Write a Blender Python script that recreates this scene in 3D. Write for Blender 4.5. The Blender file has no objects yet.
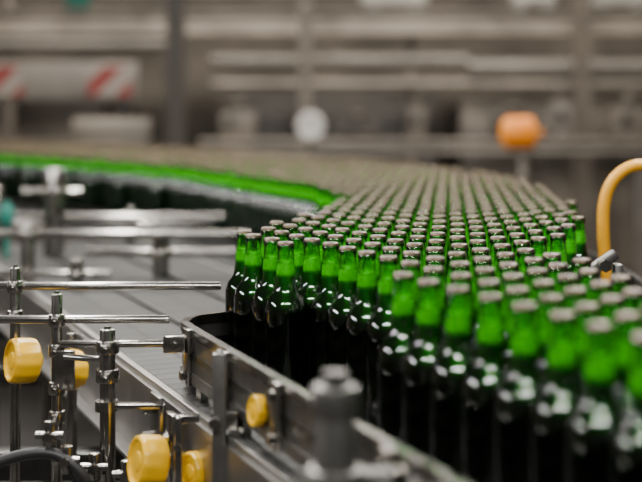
import bpy, bmesh, math, random
import numpy as np
from mathutils import Vector, Matrix
random.seed(4)
rng=np.random.default_rng(7)
D=bpy.data
COL=bpy.context.scene.collection

# ---------------------------------------------------------------- materials
def newmat(name):
    m=D.materials.new(name); m.use_nodes=True
    nt=m.node_tree; b=nt.nodes.get('Principled BSDF')
    return m,nt,b
def mat(name,col,rough=.5,metal=0.0,var=.12,scale=8,bump=0.0,coat=0):
    m,nt,b=newmat(name)
    tc=nt.nodes.new('ShaderNodeTexCoord'); n=nt.nodes.new('ShaderNodeTexNoise')
    n.inputs['Scale'].default_value=scale; n.inputs['Detail'].default_value=5
    nt.links.new(tc.outputs['Object'],n.inputs['Vector'])
    r=nt.nodes.new('ShaderNodeValToRGB')
    lo=[max(0,c*(1-var)) for c in col]; hi=[min(1,c*(1+var)) for c in col]
    r.color_ramp.elements[0].color=(*lo,1); r.color_ramp.elements[1].color=(*hi,1)
    r.color_ramp.elements[0].position=.3; r.color_ramp.elements[1].position=.7
    nt.links.new(n.outputs['Fac'],r.inputs['Fac']); nt.links.new(r.outputs['Color'],b.inputs['Base Color'])
    b.inputs['Roughness'].default_value=rough; b.inputs['Metallic'].default_value=metal
    b.inputs['Coat Weight'].default_value=coat
    if bump:
        bp=nt.nodes.new('ShaderNodeBump'); bp.inputs['Strength'].default_value=bump; bp.inputs['Distance'].default_value=.002
        nt.links.new(n.outputs['Fac'],bp.inputs['Height']); nt.links.new(bp.outputs['Normal'],b.inputs['Normal'])
    return m
STEEL=mat('brushed_steel',(.34,.325,.30),.22,1.0,.18,30)
SATIN=mat('satin_steel',(.17,.165,.155),.38,.9,.2,30)
STEELD=mat('dark_steel',(.06,.06,.057),.32,.9,.2,20)
STEELL=mat('light_steel',(.33,.32,.30),.34,.95,.1,20)
CAP=mat('crown_cap_metal',(.092,.070,.043),.34,.85,.5,60)
FOAM=mat('foam',(.97,1.0,.88),.9,0,.03,200,.3)
YEL=mat('yellow_plastic',(.72,.40,.0),.3,0,.05,15)
YELT=mat('amber_tube',(.74,.33,.0),.45,0,.06,15)
ORG=mat('orange_plastic',(.85,.27,.0),.4,0,.06,10)
WHT=mat('white_enamel',(.52,.50,.46),.4,0,.05,5)
RUB=mat('black_rubber',(.015,.015,.015),.45,0,.2,20)
TEAL=mat('teal_plastic',(.01,.13,.10),.4,0,.1,10)
BEIGE=mat('beige_painted_metal',(.30,.265,.225),.5,.1,.35,3)
BROWN=mat('brown_grey_metal',(.14,.12,.098),.5,.1,.3,3)
DARKM=mat('dark_machine_paint',(.050,.042,.034),.5,.1,.3,3)
GREYM=mat('grey_machine_paint',(.19,.17,.148),.5,.2,.25,3)
WALL=mat('wall_paint',(.18,.156,.128),.8,0,.45,1.6)
FLOORM=mat('floor_concrete',(.07,.065,.06),.6,0,.2,2,.2)

def liquidmat(name):
    # light passing the thin neck is painted into the colour, greener with height
    m,nt,b=newmat(name); L=nt.links.new
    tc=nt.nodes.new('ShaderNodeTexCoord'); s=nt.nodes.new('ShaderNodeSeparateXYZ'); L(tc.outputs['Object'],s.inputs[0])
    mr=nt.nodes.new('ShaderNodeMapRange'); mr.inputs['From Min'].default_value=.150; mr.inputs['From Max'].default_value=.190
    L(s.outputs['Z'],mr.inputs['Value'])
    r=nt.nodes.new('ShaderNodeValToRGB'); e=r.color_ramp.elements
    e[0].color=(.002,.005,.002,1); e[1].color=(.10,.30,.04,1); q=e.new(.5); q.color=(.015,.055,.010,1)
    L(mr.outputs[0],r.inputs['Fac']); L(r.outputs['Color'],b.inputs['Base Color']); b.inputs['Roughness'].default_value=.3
    return m
LIQ=liquidmat('dark_liquid')

def slatmat(name,col,pitch,rough=.4,metal=.4):
    m,nt,b=newmat(name); L=nt.links.new
    tc=nt.nodes.new('ShaderNodeTexCoord')
    br=nt.nodes.new('ShaderNodeTexBrick')
    br.inputs['Scale'].default_value=1.0
    br.inputs['Brick Width'].default_value=.0917; br.inputs['Row Height'].default_value=pitch
    br.inputs['Mortar Size'].default_value=.003; br.offset=0.0
    c=col; br.inputs['Color1'].default_value=(*c,1); br.inputs['Color2'].default_value=(c[0]*.6,c[1]*.6,c[2]*.6,1)
    br.inputs['Mortar'].default_value=(.004,.004,.004,1)
    L(tc.outputs['Object'],br.inputs['Vector']); L(br.outputs['Color'],b.inputs['Base Color'])
    bp=nt.nodes.new('ShaderNodeBump'); bp.inputs['Strength'].default_value=1.0; bp.inputs['Distance'].default_value=.003; bp.invert=True
    L(br.outputs['Fac'],bp.inputs['Height']); L(bp.outputs['Normal'],b.inputs['Normal'])
    b.inputs['Roughness'].default_value=rough; b.inputs['Metallic'].default_value=metal; b.inputs['Specular IOR Level'].default_value=.15
    return m
BELT=slatmat('steel_slat_chain',(.048,.048,.046),.0381,.5,.4)
TABLE=slatmat('dark_slat_chain',(.03,.03,.029),.0381,.55,.3)

def stripemat():
    m,nt,b=newmat('red_white_stripe'); L=nt.links.new
    tc=nt.nodes.new('ShaderNodeTexCoord'); s=nt.nodes.new('ShaderNodeSeparateXYZ'); L(tc.outputs['Object'],s.inputs[0])
    a=nt.nodes.new('ShaderNodeMath'); a.operation='SUBTRACT'; L(s.outputs['X'],a.inputs[0]); L(s.outputs['Z'],a.inputs[1])
    q=nt.nodes.new('ShaderNodeMath'); q.operation='MULTIPLY'; q.inputs[1].default_value=3.4; L(a.outputs[0],q.inputs[0])
    f=nt.nodes.new('ShaderNodeMath'); f.operation='FRACT'; L(q.outputs[0],f.inputs[0])
    g=nt.nodes.new('ShaderNodeMath'); g.operation='GREATER_THAN'; g.inputs[1].default_value=.5; L(f.outputs[0],g.inputs[0])
    r=nt.nodes.new('ShaderNodeMix'); r.data_type='RGBA'; r.inputs['A'].default_value=(.26,.23,.20,1); r.inputs['B'].default_value=(.20,.02,.016,1)
    L(g.outputs[0],r.inputs['Factor']); L(r.outputs['Result'],b.inputs['Base Color']); b.inputs['Roughness'].default_value=.5
    return m
STRIPE=stripemat()

def glassmat():
    m=D.materials.new('green_bottle_glass'); m.use_nodes=True; nt=m.node_tree; nt.nodes.clear(); L=nt.links.new
    out=nt.nodes.new('ShaderNodeOutputMaterial')
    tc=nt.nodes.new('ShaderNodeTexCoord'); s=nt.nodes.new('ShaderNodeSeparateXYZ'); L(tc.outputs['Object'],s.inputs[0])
    # bright neck glow is painted in: height ramp mixes translucent green above the liquid
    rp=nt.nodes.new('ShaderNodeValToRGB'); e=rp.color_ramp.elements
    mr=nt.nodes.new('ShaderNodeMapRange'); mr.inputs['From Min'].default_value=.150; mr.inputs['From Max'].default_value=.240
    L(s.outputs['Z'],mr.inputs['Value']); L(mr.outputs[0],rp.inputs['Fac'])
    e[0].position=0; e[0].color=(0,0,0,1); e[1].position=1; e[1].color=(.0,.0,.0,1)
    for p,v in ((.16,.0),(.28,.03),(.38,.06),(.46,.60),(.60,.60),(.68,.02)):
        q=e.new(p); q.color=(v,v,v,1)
    lw=nt.nodes.new('ShaderNodeLayerWeight'); lw.inputs['Blend'].default_value=.42
    cr=nt.nodes.new('ShaderNodeMix'); cr.data_type='RGBA'; cr.inputs['A'].default_value=(.20,.80,.08,1); cr.inputs['B'].default_value=(.002,.05,.005,1)
    L(lw.outputs['Facing'],cr.inputs['Factor'])
    tr=nt.nodes.new('ShaderNodeBsdfTransparent'); L(cr.outputs['Result'],tr.inputs['Color'])
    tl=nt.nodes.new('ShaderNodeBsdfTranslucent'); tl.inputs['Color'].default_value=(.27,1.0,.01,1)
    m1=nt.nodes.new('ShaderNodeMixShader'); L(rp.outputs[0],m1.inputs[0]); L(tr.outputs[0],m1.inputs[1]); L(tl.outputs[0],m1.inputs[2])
    gl=nt.nodes.new('ShaderNodeBsdfGlossy'); gl.inputs['Roughness'].default_value=.04; gl.inputs['Color'].default_value=(1,1,1,1)
    n=nt.nodes.new('ShaderNodeTexNoise'); n.inputs['Scale'].default_value=35; L(tc.outputs['Object'],n.inputs['Vector'])
    bp=nt.nodes.new('ShaderNodeBump'); bp.inputs['Strength'].default_value=.12; bp.inputs['Distance'].default_value=.003; L(n.outputs['Fac'],bp.inputs['Height']); L(bp.outputs['Normal'],gl.inputs['Normal'])
    fr=nt.nodes.new('ShaderNodeFresnel'); fr.inputs['IOR'].default_value=1.8
    m2=nt.nodes.new('ShaderNodeMixShader'); L(fr.outputs[0],m2.inputs[0]); L(m1.outputs[0],m2.inputs[1]); L(gl.outputs[0],m2.inputs[2])
    L(m2.outputs[0],out.inputs[0]); return m
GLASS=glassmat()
DARKGLASS=mat('filled_bottle_glass',(.002,.008,.003),.04,0,.2,10)
DARKGLASS.node_tree.nodes['Principled BSDF'].inputs['IOR'].default_value=1.7

# ---------------------------------------------------------------- mesh builder
class MB:
    def __init__(s): s.bm=bmesh.new()
    def box(s,c,size,rz=0,bev=0.0,rx=0,ry=0):
        r=bmesh.ops.create_cube(s.bm,size=1.0); vs=r['verts']
        M=Matrix.Translation(c)@Matrix.Rotation(rz,4,'Z')@Matrix.Rotation(ry,4,'Y')@Matrix.Rotation(rx,4,'X')@Matrix.Diagonal((*size,1))
        bmesh.ops.transform(s.bm,matrix=M,verts=vs)
        if bev:
            es={e for v in vs for e in v.link_edges}
            bmesh.ops.bevel(s.bm,geom=list(es),offset=bev,segments=2,affect='EDGES',profile=.5)
        return s
    def cyl(s,p0,p1,r,r2=None,seg=20,bev=0.0):
        p0=Vector(p0);p1=Vector(p1);d=p1-p0
        res=bmesh.ops.create_cone(s.bm,cap_ends=True,segments=seg,radius1=r,radius2=r if r2 is None else r2,depth=d.length)
        q=Vector((0,0,1)).rotation_difference(d.normalized())
        bmesh.ops.transform(s.bm,matrix=Matrix.Translation((p0+p1)/2)@q.to_matrix().to_4x4(),verts=res['verts'])
        if bev:
            es=[e for e in {e for v in res['verts'] for e in v.link_edges} if any(len(f.verts)>4 for f in e.link_faces)]
            bmesh.ops.bevel(s.bm,geom=es,offset=bev,segments=2,affect='EDGES',profile=.5)
        return s
    def lathe(s,prof,seg=32,M=None,lob=0,lobn=0,cap=True):
        rings=[]
        for (r,z) in prof:
            ring=[]
            for i in range(seg):
                a=2*math.pi*i/seg; rr=r*(1+lob*math.cos(lobn*a))
                v=Vector((rr*math.cos(a),rr*math.sin(a),z))
                if M: v=M@v
                ring.append(s.bm.verts.new(v))
            rings.append(ring)
        for a,b in zip(rings,rings[1:]):
            for i in range(seg):
                s.bm.faces.new((a[i],a[(i+1)%seg],b[(i+1)%seg],b[i]))
        if cap:
            s.bm.faces.new(rings[0][::-1]); s.bm.faces.new(rings[-1])
        return s
    def tube(s,pts,r,seg=12,sub=6):
        P=[Vector(p) for p in pts]; out=[]
        for i in range(len(P)-1):
            a=P[max(i-1,0)];b=P[i];c=P[i+1];d=P[min(i+2,len(P)-1)]
            for k in range(sub):
                t=k/sub
                out.append(.5*((2*b)+(c-a)*t+(2*a-5*b+4*c-d)*t*t+(3*b-a-3*c+d)*t**3))
        out.append(P[-1]); rings=[]; prev=None
        for i,p in enumerate(out):
            t=(out[min(i+1,len(out)-1)]-out[max(i-1,0)]).normalized()
            if prev is None:
                u=t.orthogonal().normalized()
            else: u=(prev-t*prev.dot(t)).normalized()
            prev=u; w=t.cross(u)
            rings.append([s.bm.verts.new(p+r*(math.cos(2*math.pi*j/seg)*u+math.sin(2*math.pi*j/seg)*w)) for j in range(seg)])
        for a,b in zip(rings,rings[1:]):
            for i in range(seg): s.bm.faces.new((a[i],a[(i+1)%seg],b[(i+1)%seg],b[i]))
        s.bm.faces.new(rings[0][::-1]); s.bm.faces.new(rings[-1]); return s
    def ribbon(s,path,z0,z1,th):
        n=len(path); L=[];R=[]
        for i in range(n):
            a=Vector(path[max(i-1,0)]);b=Vector(path[min(i+1,n-1)]); t=(b-a).normalized(); nn=Vector((-t.y,t.x))*th/2
            p=Vector(path[i]); L.append(p+nn); R.append(p-nn)
        V=[[s.bm.verts.new((q.x,q.y,z)) for q,z in ((L[i],z0),(R[i],z0),(R[i],z1),(L[i],z1))] for i in range(n)]
        for a,b in zip(V,V[1:]):
            for k in range(4): s.bm.faces.new((a[k],a[(k+1)%4],b[(k+1)%4],b[k]))
        s.bm.faces.new(V[0][::-1]); s.bm.faces.new(V[-1]); return s
    def prism(s,poly,z0,z1):
        a=[s.bm.verts.new((x,y,z0)) for x,y in poly]; b=[s.bm.verts.new((x,y,z1)) for x,y in poly]
        n=len(poly)
        for i in range(n): s.bm.faces.new((a[i],a[(i+1)%n],b[(i+1)%n],b[i]))
        s.bm.faces.new(a[::-1]); s.bm.faces.new(b); return s
    def done(s,name,m,parent=None,smooth=True,origin=None,label=None,local=False):
        bmesh.ops.recalc_face_normals(s.bm,faces=s.bm.faces)
        o_=Vector(origin) if origin is not None else (parent.location.copy() if parent else Vector((0,0,0)))
        if not local: bmesh.ops.translate(s.bm,verts=s.bm.verts,vec=-o_)
        me=D.meshes.new(name); s.bm.to_mesh(me); s.bm.free()
        me.materials.append(m)
        if smooth:
            for p in me.polygons: p.use_smooth=True
            me.set_sharp_from_angle(angle=math.radians(40))
        ob=D.objects.new(name,me); COL.objects.link(ob)
        if parent:
            ob.parent=parent
            ob.location=(0,0,0) if origin is None else Vector(origin)-parent.location
        else: ob.location=o_
        if label: ob['label']=label
        return ob
def root(name,loc,label,cat,group=None):
    e=D.objects.new(name,None); e.empty_display_size=.05; e.location=loc; COL.objects.link(e)
    e['label']=label; e['category']=cat
    if group: e['group']=group
    return e
def tag(o,label,cat,group=None,kind=None):
    o['label']=label;o['category']=cat
    if group:o['group']=group
    if kind:o['kind']=kind

# ---------------------------------------------------------------- room
f=MB().box((0,5,-.05),(14,16,.1)).done('floor',FLOORM,smooth=False); tag(f,'grey concrete factory floor','floor',kind='structure')
w=MB().box((0,12.05,2.5),(14,.1,5)).done('wall_back',WALL,smooth=False); tag(w,'brown-grey painted factory hall wall','wall',kind='structure')
w=MB().box((-7.05,5,2.5),(.1,16,5)).done('wall_left',WALL,smooth=False); tag(w,'brown-grey painted factory side wall','wall',kind='structure')
w=MB().box((7.05,5,2.5),(.1,16,5)).done('wall_right',WALL,smooth=False); tag(w,'brown-grey painted factory side wall','wall',kind='structure')

# ---------------------------------------------------------------- bottle
BZ=1.0
prof=[(.026,0),(.0295,.001),(.0305,.004),(.0307,.02),(.0307,.08),(.0307,.133),(.0306,.138),(.0301,.1425),(.0291,.147),(.0275,.1515),(.0253,.1555),(.0226,.159),(.0200,.1625),(.0180,.1665),(.0166,.171),(.0156,.176),(.0146,.185),(.0138,.196),(.0130,.207),(.0122,.218),(.0117,.224),(.0117,.2265),(.0128,.2275),(.0129,.231),(.0124,.233),(.0116,.234),(.0116,.2365)]
liqp=[(.024,.003),(.0285,.006),(.0291,.133),(.0288,.1385),(.0278,.145),(.0260,.1505),(.0234,.1553),(.0205,.1595),(.0180,.1635),(.0163,.168),(.0150,.173),(.0140,.181),(.0131,.190)]
foamp=[(.0131,.1902),(.0127,.196),(.0122,.202),(.0118,.206),(.0090,.2075)]
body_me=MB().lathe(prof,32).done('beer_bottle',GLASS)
liq_me=MB().lathe(liqp,24).done('dark_beer',LIQ)
foam_me=MB().lathe(foamp,20).done('beer_foam',FOAM)
capm=MB()
capm.lathe([(.0128,.2330),(.0128,.2338)],63,lob=.045,lobn=21,cap=False)
capm.lathe([(.0128,.2338),(.0121,.2362)],63,lob=.02,lobn=21,cap=False)
capm.lathe([(.0121,.2362),(.0113,.2375),(.0095,.2381),(.002,.2383)],63,cap=True)
cap_me=capm.done('crown_cap',CAP)
protos=[body_me,liq_me,foam_me,cap_me]

poly=[(-.148,1.87),(-.05,1.775),(.024,1.65),(.127,1.37),(.205,1.15),(.262,.98),(.33,.80),(.60,.80),(.58,1.05),(.43,1.28),(.365,1.48),(.33,1.64),(.31,1.75),(.36,1.86),(.42,2.00),(.465,2.15),(.50,2.35),(.545,2.6),(.575,3.0),(.58,3.4),(.54,3.85),(.30,4.7),(-.64,6.4),(-2.14,8.2),(-2.7,7.9),(-1.55,5.75),(-.90,4.95),(-.45,4.25),(-.06,3.35),(.03,3.0),(.06,2.75),(.01,2.45),(-.055,2.21)]
def inside(x,y,pl):
    c=False;j=len(pl)-1
    for i in range(len(pl)):
        xi,yi=pl[i];xj,yj=pl[j]
        if (yi>y)!=(yj>y) and x<(xj-xi)*(y-yi)/(yj-yi)+xi: c=not c
        j=i
    return c
ang=math.radians(23.9); dv=np.array([-math.sin(ang),math.cos(ang)]); nv=np.array([math.cos(ang),math.sin(ang)])
sp=.0626; pts=[]
for i in range(-60,90):
    for j in range(-40,160):
        u=i*sp*.8660; v=j*sp+(i%2)*sp/2
        p=np.array([-.136,1.842])+nv*u+dv*v
        if not inside(p[0],p[1],poly): continue
        if abs(p[0])>(.30*p[1]+.12): continue
        if p[1]>3.5 and p[0]<.1 and random.random()<.14: continue
        pts.append(p)
pts=np.array(pts)
amp=np.where(pts[:,1]>3.4,.006,.003)[:,None]
pts+=rng.normal(0,1,pts.shape)*amp
from mathutils import kdtree
mind=.0617
for it in range(90):
    kd=kdtree.KDTree(len(pts))
    for i,p in enumerate(pts): kd.insert((p[0],p[1],0),i)
    kd.balance(); disp=np.zeros_like(pts); mx=0
    for i,p in enumerate(pts):
        for (co,j,dist) in kd.find_range((p[0],p[1],0),mind):
            if j<=i: continue
            d=pts[i]-pts[j]; d=d/max(dist,1e-6)*(mind-dist)*.5; disp[i]+=d; disp[j]-=d; mx=max(mx,mind-dist)
    pts+=disp*.95
    if mx<1e-4: break
print('bottles',len(pts),'relax',it,mx)
order=np.argsort(np.hypot(pts[:,0],pts[:,1]))
near=[]; far=[]
for k in order:
    x,y=pts[k]
    if len(near)<300 and abs(x)<.2675*y+.035: near.append(k)
    else: far.append(k)
for n_,k in enumerate(near):
    x,y=pts[k]; ra=random.uniform(0,6.28)
    if n_==0: obs=protos
    else: obs=[o.copy() for o in protos]
    for o in obs:
        if n_: COL.objects.link(o)
    for o in obs[1:]:
        o.parent=obs[0]; o.location=(0,0,0)
    obs[0].location=(x,y,BZ); obs[0].rotation_euler=(0,0,ra)
    obs[0]['label']='green glass longneck bottle, dark contents, metal crown cap, packed upright'
    obs[0]['category']='bottle'; obs[0]['group']='green beer bottles packed on the bottling line'
def lathe_np(prof,seg):
    V=[];F=[]
    for r,z in prof:
        for i in range(seg):
            a=2*math.pi*i/seg; V.append((r*math.cos(a),r*math.sin(a),z))
    for k in range(len(prof)-1):
        for i in range(seg):
            F.append((k*seg+i,k*seg+(i+1)%seg,(k+1)*seg+(i+1)%seg,(k+1)*seg+i))
    return V,F
pieces=[([(.024,.0),(.0307,.004),(.0307,.135),(.0300,.1435),(.0275,.1515),(.0226,.159),(.0180,.1665)],1),
        ([(.0180,.1665),(.0160,.174),(.0138,.196),(.0122,.218),(.0117,.2265),(.0129,.229)],0),
        ([(.0166,.1665),(.0147,.175),(.0131,.190)],4),
        ([(.0131,.190),(.0118,.206),(.0010,.2075)],2),
        ([(.0129,.2325),(.0121,.2362),(.0108,.2380),(.0010,.2383)],3)]
tv=[];tf=[];tm=[];sg=14
for pr,mi in pieces:
    V,F=lathe_np(pr,sg); b=len(tv); tv+=V; tf+=[tuple(i+b for i in q) for q in F]; tm+=[mi]*len(F)
tv=np.array(tv);tf=np.array(tf);tm=np.array(tm)
NF=len(far); AV=np.concatenate([tv+np.array([pts[k][0],pts[k][1],0]) for k in far])
AF=np.concatenate([tf+i*len(tv) for i in range(NF)]); AM=np.tile(tm,NF)
me=D.meshes.new('beer_bottles'); me.vertices.add(len(AV)); me.vertices.foreach_set('co',AV.ravel())
me.loops.add(AF.size); me.loops.foreach_set('vertex_index',AF.ravel().astype(np.int32))
me.polygons.add(len(AF)); me.polygons.foreach_set('loop_start',np.arange(0,AF.size,4,dtype=np.int32)); 
me.polygons.foreach_set('loop_total',np.full(len(AF),4,dtype=np.int32))
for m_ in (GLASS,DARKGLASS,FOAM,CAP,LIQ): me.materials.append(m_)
me.polygons.foreach_set('material_index',AM.astype(np.int32)); me.update(); me.validate()
me.polygons.foreach_set('use_smooth',np.ones(len(AF),dtype=bool))
ob=D.objects.new('beer_bottles',me); ob.location=(0,0,BZ); COL.objects.link(ob)
tag(ob,'hundreds of green beer bottles with crown caps streaming along','bottles','green beer bottles packed on the bottling line','stuff')

# ---------------------------------------------------------------- conveyors
O=Vector((-.036,1.40,0)); 
def W(u,v,z=0):
    return (O.x+nv[0]*u+dv[0]*v, O.y+nv[1]*u+dv[1]*v, z)
cv=root('slat_conveyor',(O.x,O.y,0),'steel slat-chain conveyor under the bottles, empty at far end','conveyor')
cv.rotation_euler=(0,0,ang)
def child_local(mb,name,m,smooth=True,label=None):
    o=mb.done(name,m,None,smooth,origin=(0,0,0),label=label); o.parent=cv; return o
child_local(MB().box((.285,.75,.985),(.55,3.9,.03),bev=.003),'belt',BELT)
child_local(MB().box((.003,.75,.993),(.012,3.9,.016),bev=.002).box((-.006,.75,.93),(.006,3.9,.12)).box((-.018,.75,.868),(.03,3.9,.006)),'side_frame',STEELL,False)
child_local(MB().box((.567,.75,.93),(.012,3.9,.139),bev=.002),'side_frame',STEELL,False)
for u in (.185,.37):
    child_local(MB().box((u,1.78,1.0035),(.006,1.75,.007),bev=.001),'divider_strip',STEELD,False)
for u in (.02,.54):
    for v in (-.9,.35,1.5,2.5):
        child_local(MB().box((u,v,.435),(.04,.04,.87),bev=.004).cyl((u,v,0),(u,v,.02),.04),'leg',STEEL)
tp=[W(.577,-.35),W(.577,3.0),(-1.75,5.6),(-2.95,7.7),(-2.4,8.6),(-.55,6.7),(.45,4.85),(.70,3.95),(.75,3.3),(.75,2.6),(.70,2.1),(.62,1.75)]
tb=root('accumulation_table',(.2,3.5,0),'wide accumulation table with dark slat chain under the bottles','conveyor table')
MB().prism([(p[0],p[1]) for p in tp],.97,1.0-.0005).done('table_top',TABLE,tb,False)
for (x,y) in ((.60,1.95),(.66,3.2),(.4,4.6),(-.3,3.75),(-1.2,5.3),(-.6,6.4),(-2.3,7.6)):
    MB().box((x,y,.485),(.05,.05,.97),bev=.004).cyl((x,y,0),(x,y,.02),.045).done('leg',STEEL,tb)

path=[(.42,.50),(.20,.87),(.107,1.10),(-.01,1.38),(-.115,1.635),(-.205,1.855),(-.212,1.89),(-.210,1.92),(-.198,1.945),(-.178,1.96),(-.155,1.985),(-.135,2.04),(-.12,2.20),(-.07,2.45),(-.03,2.75),(-.05,2.95)]
def dens(P,sub=5):
    out=[]
    for i in range(len(P)-1):
        a,b,c,d=[Vector(P[max(0,min(len(P)-1,k))]) for k in (i-1,i,i+1,i+2)]
        for k in range(sub):
            t=k/sub; out.append(tuple(.5*((2*b)+(c-a)*t+(2*a-5*b+4*c-d)*t*t+(3*b-a-3*c+d)*t**3)))
    out.append(tuple(P[-1])); return out
dp=dens(path)
g=root('guide_rail',(-.11,1.62,1.0),'brushed steel bottle guide rail with bolted plates and rounded end','guide rail')
MB().ribbon(dp,1.022,1.098,.005).done('guard_plate',SATIN,g,True)
MB().ribbon(dp,1.088,1.102,.013).done('top_bar',STEEL,g,True)
MB().ribbon(dp,1.018,1.034,.013).done('bottom_bar',SATIN,g,True)
MB().ribbon(dp,1.054,1.064,.010).done('wear_strip',STEELD,g,True)
def guardpt(t):
    a=Vector((.107,1.10)); b=Vector((-.205,1.855)); k=(t-1.10)/.755; return a.lerp(b,k)
for yy in (1.83,1.66,1.47,1.30,1.18):
    p=guardpt(yy); q=p+Vector((-nv[0],-nv[1]))*.010
    mb=MB().box((q.x,q.y,1.058),(.008,.030,.085),rz=ang,bev=.0015)
    for z in (1.03,1.084):
        r=q+Vector((-nv[0],-nv[1]))*.011
        mb.cyl((q.x,q.y,z),(r.x,r.y,z),.0075,seg=6)
    mb.done('bolted_bracket',STEEL,g)
for yy in (1.78,1.60,1.36,1.17):
    p=guardpt(yy)+Vector((-nv[0],-nv[1]))*.002
    MB().box((p.x,p.y,1.010),(.012,.02,.024),rz=ang).done('standoff',STEEL,g)

def knob(parent,c,axis,r=.034,h=.03):
    q=Vector((0,0,1)).rotation_difference(Vector(axis).normalized()); M=Matrix.Translation(c)@q.to_matrix().to_4x4()
    k=MB().lathe([(r*.35,-h*1.0),(r*.48,-h*.85),(r*.80,-h*.80),(r*.95,-h*.70),(r,-h*.50),(r,h*.20),(r*.97,h*.34),(r*.90,h*.42),(r*.82,h*.42),(r*.76,h*.34),(r*.72,h*.30),(r*.40,h*.29),(r*.34,h*.36),(r*.15,h*.38)],64,M,.015,12).done('clamp_knob',YEL,parent,label='round glossy yellow plastic clamp knob')
    return k
def post(parent,x,y,z0,z1,r,collars=(),m=None):
    mb=MB().cyl((x,y,z0),(x,y,z1),r,bev=r*.15)
    mb.cyl((x,y,z1-.004),(x,y,z1+.004),r*.55,r*.45)
    mb.done('post',m or STEEL,parent)
    for z in collars:
        MB().cyl((x,y,z-.010),(x,y,z+.010),r*1.5,bev=.002).box((x,y-r*1.6,z),(r*1.2,r*1.4,.014),bev=.002).cyl((x,y-r*2,z),(x,y-r*2.9,z),r*.42,seg=6).done('clamp_collar',STEEL,parent)
def rod(parent,a,b,r=.0055,mat_=STEEL):
    return MB().cyl(a,b,r,bev=.001).done('rod',mat_,parent)

fr=root('support_stand',(-.40,2.0,0),'low steel stand carrying guide rail posts beside the conveyor','support stand')
MB().box((-.44,1.80,.80),(.62,.05,.05),bev=.004).done('crossbeam',STEELD,fr)
MB().box((-.44,2.15,.80),(.80,.05,.05),bev=.004).done('crossbeam',STEELD,fr)
MB().box((-.70,2.0,.80),(.05,.75,.05),bev=.004).done('crossbeam',STEELD,fr)
for x,y in ((-.70,1.80),(-.17,1.80),(-.76,2.15),(-.42,2.15)):
    MB().box((x,y,.39),(.045,.045,.78),bev=.004).done('leg',STEELD,fr)

R1=root('rail_support',(-.407,1.85,.825),'round steel post with long horizontal rods clamped to it','rail support')
post(R1,-.407,1.85,.825,1.150,.0085,(1.109,1.063,1.005,.96))
rod(R1,(-.56,1.858,1.109),(-.235,1.858,1.109),.0065)
MB().box((-.392,1.838,1.035),(.030,.010,.06),bev=.002).cyl((-.386,1.832,1.05),(-.386,1.824,1.05),.005,seg=6).cyl((-.386,1.832,1.02),(-.386,1.824,1.02),.005,seg=6).done('side_plate',STEEL,R1)
R1b=root('rail_support',(-.502,1.97,.80),'round steel post with a long horizontal rod and yellow knob','rail support')
post(R1b,-.502,1.97,.775,1.175,.0085,(1.143,1.095))
rod(R1b,(-.60,1.98,1.143),(-.165,1.98,1.143),.0068)
R2=root('rail_support',(-.32,1.80,.825),'thick round steel post with side arm and clamp block','rail support')
post(R2,-.32,1.80,.825,1.105,.0118,(1.078,1.035))
rod(R2,(-.395,1.822,1.078),(-.205,1.822,1.078),.006)
rod(R2,(-.32,1.80,1.058),(-.390,1.825,1.058),.005)
MB().box((-.285,1.79,.992),(.10,.02,.007),bev=.001).box((-.236,1.79,.975),(.007,.02,.04),bev=.001).cyl((-.32,1.79,.985),(-.32,1.79,1.0),.017).done('side_arm',STEEL,R2)
MB().box((-.222,1.822,1.078),(.034,.016,.026),bev=.002).cyl((-.222,1.815,1.078),(-.222,1.804,1.078),.006,seg=6).done('end_block',STEEL,R2)
knob(R1b,(-.486,1.93,1.030),(-.85,-.50,.1),.036,.036)
rod(R1b,(-.502,1.97,1.03),(-.486,1.93,1.03),.006)
K2=root('clamp_handle',(-.43,2.10,.825),'yellow knob on a steel stem beside the conveyor','clamp handle')
post(K2,-.44,2.12,.825,1.04,.009,())
rod(K2,(-.44,2.12,.985),(-.437,2.08,.985),.006); knob(K2,(-.437,2.07,.985),(-.7,-.7,.05),.034,.03)
K3=root('clamp_handle',(-.249,1.70,.85),'large yellow round knob with bolted steel bracket','clamp handle')
MB().box((-.215,1.735,.93),(.012,.035,.13),rz=ang,bev=.002).box((-.19,1.745,.985),(.06,.03,.008),rz=ang,bev=.001).done('bracket',STEEL,K3)
knob(K3,(-.250,1.70,.935),(-.88,-.45,.15),.037,.034)
rod(K3,(-.250,1.70,.935),(-.205,1.735,.935),.008)
for z in (.885,.962): MB().cyl((-.221,1.722,z),(-.238,1.712,z),.007,seg=6).done('bolt',STEEL,K3)
K4=root('clamp_handle',(-.166,1.70,.875),'yellow knob on a bracket below the belt edge','clamp handle')
MB().box((-.166,1.70,.925),(.012,.03,.10),rz=ang,bev=.002).done('bracket',STEEL,K4)
knob(K4,(-.178,1.685,.925),(-.8,-.6,.1),.028,.026)
rod(K4,(-.178,1.685,.925),(-.16,1.70,.925),.007)
MB().box((-.196,1.655,.945),(.010,.012,.13),bev=.002).box((-.185,1.665,1.005),(.034,.012,.010),bev=.001).cyl((-.196,1.648,.97),(-.196,1.64,.97),.006,seg=6).done('latch_plate',STEEL,K4)
K5=root('clamp_handle',(-.078,1.545,1.047),'small yellow knob fixed to the guide rail','clamp handle')
knob(K5,(-.083,1.525,1.050),(-.9,-.4,.1),.020,.012)
rod(K5,(-.083,1.525,1.050),(-.074,1.53,1.050),.005)
P3=root('rail_post',(-.135,1.595,.84),'flat steel bracket post bolted to the guide rail','rail post')
mb=MB().box((-.135,1.595,.975),(.018,.014,.27),bev=.002).cyl((-.135,1.595,1.11),(-.135,1.595,1.114),.006,.004)
mb.done('post',SATIN,P3)
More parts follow.
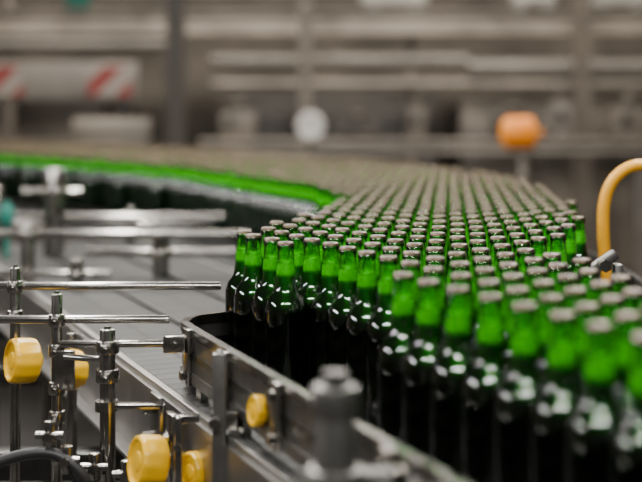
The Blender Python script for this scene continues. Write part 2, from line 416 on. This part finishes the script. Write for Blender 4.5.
MB().box((-.128,1.60,1.02),(.036,.018,.024),bev=.002).cyl((-.140,1.59,1.02),(-.140,1.574,1.02),.008,seg=6).done('clamp_block',STEEL,P3)
P4=root('rail_post',(.013,1.10,.86),'thick stainless steel post with clamp beside the guide rail','rail post')
MB().cyl((.013,1.10,.86),(.013,1.10,1.172),.0195,bev=.003).cyl((.013,1.10,1.150),(.013,1.10,1.180),.0215,bev=.003).cyl((.013,1.10,1.180),(.013,1.10,1.192),.012,seg=6).done('post',SATIN,P4)
MB().cyl((.013,1.10,1.070),(.013,1.10,1.105),.027,bev=.003).box((.045,1.10,1.088),(.06,.026,.028),bev=.003).cyl((-.008,1.09,1.088),(-.030,1.08,1.088),.009,seg=6).done('clamp_collar',SATIN,P4)
MB().box((.05,1.115,.865),(.12,.04,.012),bev=.002).done('foot_bracket',STEEL,P4)
P5=root('rail_clamp',(.082,1.075,1.076),'short steel clamp with bolts on the guide rail','rail clamp')
MB().box((.082,1.075,1.085),(.06,.05,.018),rz=ang,bev=.003).done('clamp_block',SATIN,P5)
MB().cyl((.07,1.06,1.08),(.07,1.06,1.115),.009,seg=6).done('bolt',STEEL,P5)
MB().cyl((.095,1.09,1.08),(.095,1.09,1.112),.008,seg=6).done('bolt',STEEL,P5)
h=MB().tube([(-.62,1.75,.86),(-.54,1.74,.885),(-.46,1.74,.925),(-.39,1.74,.935),(-.345,1.74,.90),(-.33,1.75,.83)],.0085).done('hose',RUB,origin=(-.46,1.74,.83)); tag(h,'black rubber air hose looping beside the posts','hose')
h=MB().tube([(-.64,1.76,.84),(-.52,1.72,.865),(-.44,1.71,.895),(-.36,1.71,.87),(-.31,1.72,.80)],.006).done('hose',RUB,origin=(-.46,1.72,.80)); tag(h,'thin black rubber air hose looping beside the posts','hose')
for i,(x,y,z) in enumerate(((-.395,1.75,.96),(-.335,1.78,.905),(-.285,1.76,.90),(-.37,1.745,.925))):
    b=MB().cyl((x,y,z-.02),(x,y,z+.02),.009,bev=.002).cyl((x-.02,y-.004,z),(x+.02,y-.004,z),.006).cyl((x,y-.02,z),(x,y,z),.0075,seg=6).done('hose_fitting',STEEL,origin=(x,y,z-.02)); tag(b,'small steel hose fitting with hexagonal nut','fitting')
MP=root('mounting_plate',(-.245,1.815,.88),'bolted steel mounting plate beside the belt edge','mounting plate')
MB().box((-.247,1.805,.945),(.008,.05,.12),rz=ang,bev=.002).done('plate',SATIN,MP)
for z in (.905,.945,.985): MB().cyl((-.250,1.802,z),(-.266,1.794,z),.007,seg=6).done('bolt',STEEL,MP)

def farsup(x,y,z0,z1,r,rodx,rz,label,extra=None):
    e=root('rail_support',(x,y,z0),label,'rail support')
    post(e,x,y,z0,z1,r,(rz,))
    rod(e,(rodx[0],y+.02,rz),(rodx[1],y+.02,rz),min(r*.6,.011)); return e
farsup(-.745,3.05,.80,1.145,.018,(-.98,-.18),1.118,'steel post with long horizontal rail over the empty belt')
farsup(-.42,3.15,1.0,1.12,.022,(-.62,-.22),1.06,'short steel post standing on the conveyor with side rod')
farsup(-.60,2.95,1.0,1.07,.015,(-.85,-.52),1.03,'short steel post beside the empty belt')
farsup(-.80,3.6,1.0,1.26,.030,(-.90,-.72),1.19,'wide grey steel post in front of the bottle stream')
farsup(-1.0,3.7,.80,1.20,.02,(-1.2,-.3),1.105,'steel post with horizontal rail')
farsup(-.62,3.9,1.0,1.12,.015,(-1.0,-.35),1.07,'short steel post with thin rail by the bottle stream')
fp=dens([(-2.75,7.75),(-1.62,5.68),(-.96,4.88),(-.52,4.20),(-.175,3.33),(-.07,3.0)],6)
g2=root('guide_rail',(-.9,4.8,1.0),'steel guide rail running along the bottle stream','guide rail')
MB().ribbon(fp,1.028,1.036,.010).done('top_bar',STEELD,g2)
MB().ribbon(fp,1.006,1.014,.010).done('bottom_bar',STEELD,g2)
for k in range(0,len(fp),5):
    x,y=fp[k]; MB().box((x,y,1.02),(.016,.016,.04),bev=.002).done('rail_stanchion',STEEL,g2)
t=MB().cyl((-.93,3.55,1.10),(-.93,3.55,1.15),.022,bev=.006).cyl((-.93,3.55,1.15),(-.93,3.55,1.165),.012).cyl((-.93,3.55,.80),(-.93,3.55,1.10),.008).done('sensor',TEAL,origin=(-.93,3.55,.80)); tag(t,'teal plastic sensor head on a thin stem','sensor')
bm_=root('support_stand',(-.85,3.6,0),'steel stand with beams carrying posts by the empty belt','support stand')
MB().box((-1.05,3.6,.775),(.6,.06,.05),bev=.004).done('crossbeam',STEELD,bm_)
MB().box((-.95,3.0,.775),(.5,.06,.05),bev=.004).done('crossbeam',STEELD,bm_)
for x,y in ((-1.25,3.6),(-1.0,3.6),(-1.1,3.0),(-.85,3.0)): MB().box((x,y,.375),(.05,.05,.75),bev=.004).done('leg',STEELD,bm_)
def cabinet(name,c,size,m,label,doors=2,cat='machine'):
    e=root(name,(c[0],c[1],c[2]-size[2]/2),label,cat)
    MB().box(c,size,bev=.01).done('body',m,e)
    w=size[0]/doors
    for i in range(doors):
        x=c[0]-size[0]/2+w*(i+.5)
        MB().box((x,c[1]-size[1]/2-.008,c[2]),(w*.9,.016,size[2]*.88),bev=.004).done('door',m,e)
        MB().cyl((x+w*.35,c[1]-size[1]/2-.035,c[2]-.05),(x+w*.35,c[1]-size[1]/2-.035,c[2]+.05),.008).box((x+w*.35,c[1]-size[1]/2-.022,c[2]),(.012,.03,.012)).done('handle',STEEL,e)
    return e
y_=MB().tube([(.562,2.3,1.0),(.548,2.3,1.10),(.541,2.3,1.20),(.545,2.3,1.265),(.568,2.3,1.308),(.61,2.3,1.328),(.67,2.3,1.312),(.79,2.3,1.23),(.86,2.3,1.1),(.88,2.3,.6)],.0112).done('safety_hoop',YELT,origin=(.562,2.3,1.0)); tag(y_,'bright amber-yellow bent tube hoop beside the table','tube hoop')
b=root('table_bracket',(.47,1.84,1.0),'angled steel bracket at the edge of the accumulation table','bracket')
MB().box((.425,1.82,1.20),(.055,.02,.016),ry=-.6,bev=.003).box((.45,1.82,1.10),(.014,.02,.20),bev=.003).done('arm',SATIN,b)
MB().cyl((.425,1.81,1.20),(.425,1.79,1.20),.010,seg=6).done('bolt',STEEL,b)
fp2=dens([(.50,1.72),(.58,1.96),(.66,2.3),(.70,2.7),(.69,3.3),(.64,3.9),(.40,4.75)],6)
g3=root('guide_rail',(.70,2.7,1.0),'steel guide rail around the outer table edge','guide rail')
MB().ribbon(fp2,1.05,1.065,.010).done('top_bar',STEELD,g3)
MB().ribbon(fp2,1.01,1.02,.010).done('bottom_bar',STEELD,g3)
for k in range(0,len(fp2),6):
    x,y=fp2[k]; MB().box((x,y,1.032),(.016,.016,.066),bev=.002).done('rail_stanchion',STEELD,g3)

# ---------------------------------------------------------------- background machinery
def beam(name,x0,x1,y,z0,z1,m,parent,dep=.15):
    return MB().box(((x0+x1)/2,y,(z0+z1)/2),(x1-x0,dep*.5,z1-z0),bev=.006).box(((x0+x1)/2,y,z1),(x1-x0,dep,.02)).box(((x0+x1)/2,y,z0),(x1-x0,dep,.02)).done(name,m,parent)
def pipe(x0,x1,y,z,r,m,parent):
    mb=MB().cyl((x0,y,z),(x1,y,z),r); n=int((x1-x0)/1.1)
    for i in range(1,n+1):
        x=x0+(x1-x0)*i/(n+1); mb.cyl((x-.03,y,z),(x+.03,y,z),r*1.3)
    return mb.done('pipe',m,parent)
def column(x,y,w,m,label,h=4.2):
    o=MB().box((x,y,h/2),(w,w*.4,h)).box((x-w/2,y,h/2),(.02,w,h)).box((x+w/2,y,h/2),(.02,w,h)).box((x,y,.01),(w*1.6,w*1.6,.02)).done('steel_column',m,origin=(x,y,0)); tag(o,label,'column')
column(-1.04,8.6,.11,DARKM,'dark vertical steel H-column')
column(-.12,9.45,.08,BROWN,'brown-grey vertical steel column')
column(2.05,9.42,.10,BROWN,'brown vertical steel column at the machine')
pr=root('pipe_rack',(0,9.95,0),'tall steel pipe rack with beige beams and insulated pipes','pipe rack')
beam('beam',-4.5,4.5,9.95,2.08,2.26,BEIGE,pr,.2)
beam('beam',-4.5,4.5,10.15,2.55,2.75,BROWN,pr,.2)
pipe(-4.5,4.5,10.16,2.42,.03,GREYM,pr)
pipe(-.9,1.2,9.8,1.85,.05,GREYM,pr)
pipe(1.2,4.2,9.8,1.79,.07,GREYM,pr)
pipe(-.9,4.2,9.8,1.66,.025,BEIGE,pr)
pipe(-4.2,-1.2,9.8,1.98,.045,GREYM,pr)
for x in (-4.3,-2.6,0.75,4.3):
    MB().box((x,10.02,1.4),(.08,.06,2.8),bev=.005).box((x,10.0,.01),(.2,.2,.02)).done('upright',BROWN,pr)
def bench(x0,x1,y,z0,z1,m,label,xs):
    e=root('machine_bench',((x0+x1)/2,y,0),label,'bench')
    beam('bench_top',x0,x1,y,z0,z1,m,e,.3)
    for x in xs: MB().box((x,y,z0/2),(.08,.08,z0),bev=.005).box((x,y,.01),(.16,.16,.02)).done('leg',GREYM,e)
bench(-.9,4.2,9.0,1.14,1.215,BEIGE,'long pale horizontal machine bench',(-.8,.8,2.4,4.0))
bench(-4.4,-1.3,9.3,1.10,1.20,GREYM,'grey horizontal machine bench',(-4.2,-2.9,-1.6))
cabinet('filling_machine',(.1,10.6,.80),(1.8,.8,1.60),DARKM,'dark brown enclosed filling machine with doors',3)
cabinet('filling_machine',(2.2,10.7,.76),(2.0,.8,1.52),BROWN,'brown-grey enclosed machine with doors',3)
cabinet('filling_machine',(-3.1,10.9,.9),(2.4,.8,1.8),BROWN,'brown enclosed machine behind the striped panel',3)
units=[(-.62,.26,.30,BROWN),(.28,.34,.20,DARKM),(.72,.12,.34,BROWN),(1.45,.34,.26,DARKM),(1.80,.14,.40,GREYM),(2.32,.30,.34,BROWN),(2.75,.20,.42,GREYM)]
for i,(x,w_,h_,m_) in enumerate(units):
    z=1.225; e=root('valve_unit',(x,9.0,z),('metal valve unit with round cap on the machine bench'),'valve unit')
    MB().box((x,9.0,z+h_*.35),(w_,.18,h_*.7),bev=.01).done('body',m_,e)
    MB().cyl((x,9.0,z+h_*.7),(x,9.0,z+h_),w_*.22,w_*.16,bev=.004).cyl((x,9.0,z+h_*.9),(x,9.0,z+h_*.94),w_*.34).done('valve_head',BROWN,e)
    MB().cyl((x-w_*.2,8.91,z+h_*.45),(x-w_*.2,8.88,z+h_*.45),.03).done('dial',STEELD,e)
e=root('warning_panel',(-2.02,9.0,0),'pale panel with red and white diagonal warning stripes','warning panel')
MB().box((-2.05,9.0,1.66),(1.35,.05,.29),bev=.01).done('panel',GREYM,e)
MB().box((-2.36,8.968,1.66),(.26,.012,.22)).done('stripe_plate',STRIPE,e,False,origin=(-2.36,8.968,1.66))
MB().box((-1.58,8.968,1.66),(.32,.012,.22)).done('stripe_plate',STRIPE,e,False,origin=(-1.58,8.968,1.66))
for x in (-2.6,-1.5): MB().box((x,9.04,.83),(.05,.04,1.66)).done('leg',STEELD,e)
e=root('machine_cover',(-1.52,8.7,0),'grey rounded machine cover on a pedestal','machine cover')
MB().cyl((-1.80,8.7,1.30),(-1.22,8.7,1.30),.09,seg=24,bev=.03).box((-1.51,8.7,1.22),(.56,.2,.1),bev=.02).done('cover',BROWN,e)
MB().box((-1.51,8.7,.6),(.5,.18,1.2)).done('pedestal',BROWN,e)
e=root('pressure_gauge',(-.064,7.4,0),'white round dial gauge on a steel stand','gauge')
M=Matrix.Translation((-.064,7.38,1.345))@Matrix.Rotation(math.radians(90),4,'X')
MB().lathe([(.07,-.03),(.085,-.02),(.088,.02),(.08,.03),(.075,.028)],40,M).done('dial',WHT,e)
MB().cyl((-.064,7.41,0),(-.064,7.41,1.30),.012).cyl((-.064,7.41,0),(-.064,7.41,.02),.12).done('stand',STEELD,e)
e=root('drive_motor',(1.06,6.3,0),'orange ribbed drive motor on a steel pedestal','motor')
mb=MB().cyl((.945,6.3,1.32),(1.13,6.3,1.32),.082,seg=32,bev=.04)
for i in range(6): mb.cyl((.975+i*.024,6.3,1.32),(.983+i*.024,6.3,1.32),.088,seg=32)
mb.cyl((1.13,6.3,1.32),(1.16,6.3,1.32),.02)
mb.done('housing',ORG,e)
MB().box((1.06,6.3,.61),(.04,.04,1.22),bev=.005).box((1.06,6.3,1.228),(.12,.12,.015)).box((1.06,6.3,.01),(.3,.3,.02)).done('pedestal',BROWN,e)
for (x,z,l,m_,lab) in ((.60,2.36,.55,WHT,'white cylindrical tank on the beam'),(1.75,2.36,.35,WHT,'white cylindrical tank on the beam'),(-2.0,2.36,.18,TEAL,'teal cylindrical canister on the beam'),(2.45,2.36,.45,WHT,'white cylindrical tank on the beam')):
    o=MB().cyl((x-l/2,9.89,z+.02),(x+l/2,9.89,z+.02),.095,seg=24,bev=.03).box((x-l*.3,9.89,z-.06),(.04,.12,.06)).box((x+l*.3,9.89,z-.06),(.04,.12,.06)).done('tank',m_,origin=(x,9.89,z-.09)); tag(o,lab,'tank')
cabinet('control_cabinet',(1.55,3.9,.52),(.9,.4,1.04),DARKM,'low dark control cabinet beside the table',2,'control cabinet')
# ---------------------------------------------------------------- lights
def area(loc,sx,sy,e,col,rot=(0,0,0)):  # unseen area lights added for bottle highlights and overall brightness
    l=D.lights.new('added_strip_light','AREA'); l.shape='RECTANGLE'; l.size=sx; l.size_y=sy; l.energy=e; l.color=col
    o=D.objects.new('added_strip_light',l); o.location=loc; o.rotation_euler=rot; COL.objects.link(o); o['label']='unseen strip light added for brightness and highlights'; o['category']='lamp'
area((-.7,2.8,2.7),.09,2.6,95,(1,.98,.94))
area((.9,2.8,2.7),.09,2.6,95,(1,.98,.94))
area((0,-.3,2.7),2.2,.09,75,(1,.98,.95),(math.radians(35),0,0))  # added above and behind the camera for shoulder highlights
area((-2.6,1.2,2.1),.12,1.8,38,(1,.98,.95),(0,math.radians(-65),0))  # added at the left side to put streaks on the bottle bodies
area((-1.2,6.0,3.3),3.5,.2,85,(1,.96,.9))
area((-2.2,4.4,2.9),.15,2.5,70,(1,.96,.9))
area((1.0,5.0,3.6),3.5,.2,65,(1,.96,.9))
area((0,8.2,4.2),7,.5,370,(1,.925,.83))
wd=D.worlds.new('World'); bpy.context.scene.world=wd; wd.use_nodes=True
bg=wd.node_tree.nodes['Background']; bg.inputs[0].default_value=(1.0,.96,.9,1); bg.inputs[1].default_value=.06
# ---------------------------------------------------------------- camera
cd=D.cameras.new('Camera'); cam=D.objects.new('Camera',cd); COL.objects.link(cam)
cam.location=(0,0,1.43); cam.rotation_euler=(math.radians(90),0,0)
cd.sensor_width=36; cd.lens=67.3; cd.shift_y=-129/642
cd.dof.use_dof=True; cd.dof.focus_distance=1.86; cd.dof.aperture_fstop=2.1
cd.clip_start=.05
bpy.context.scene.camera=cam
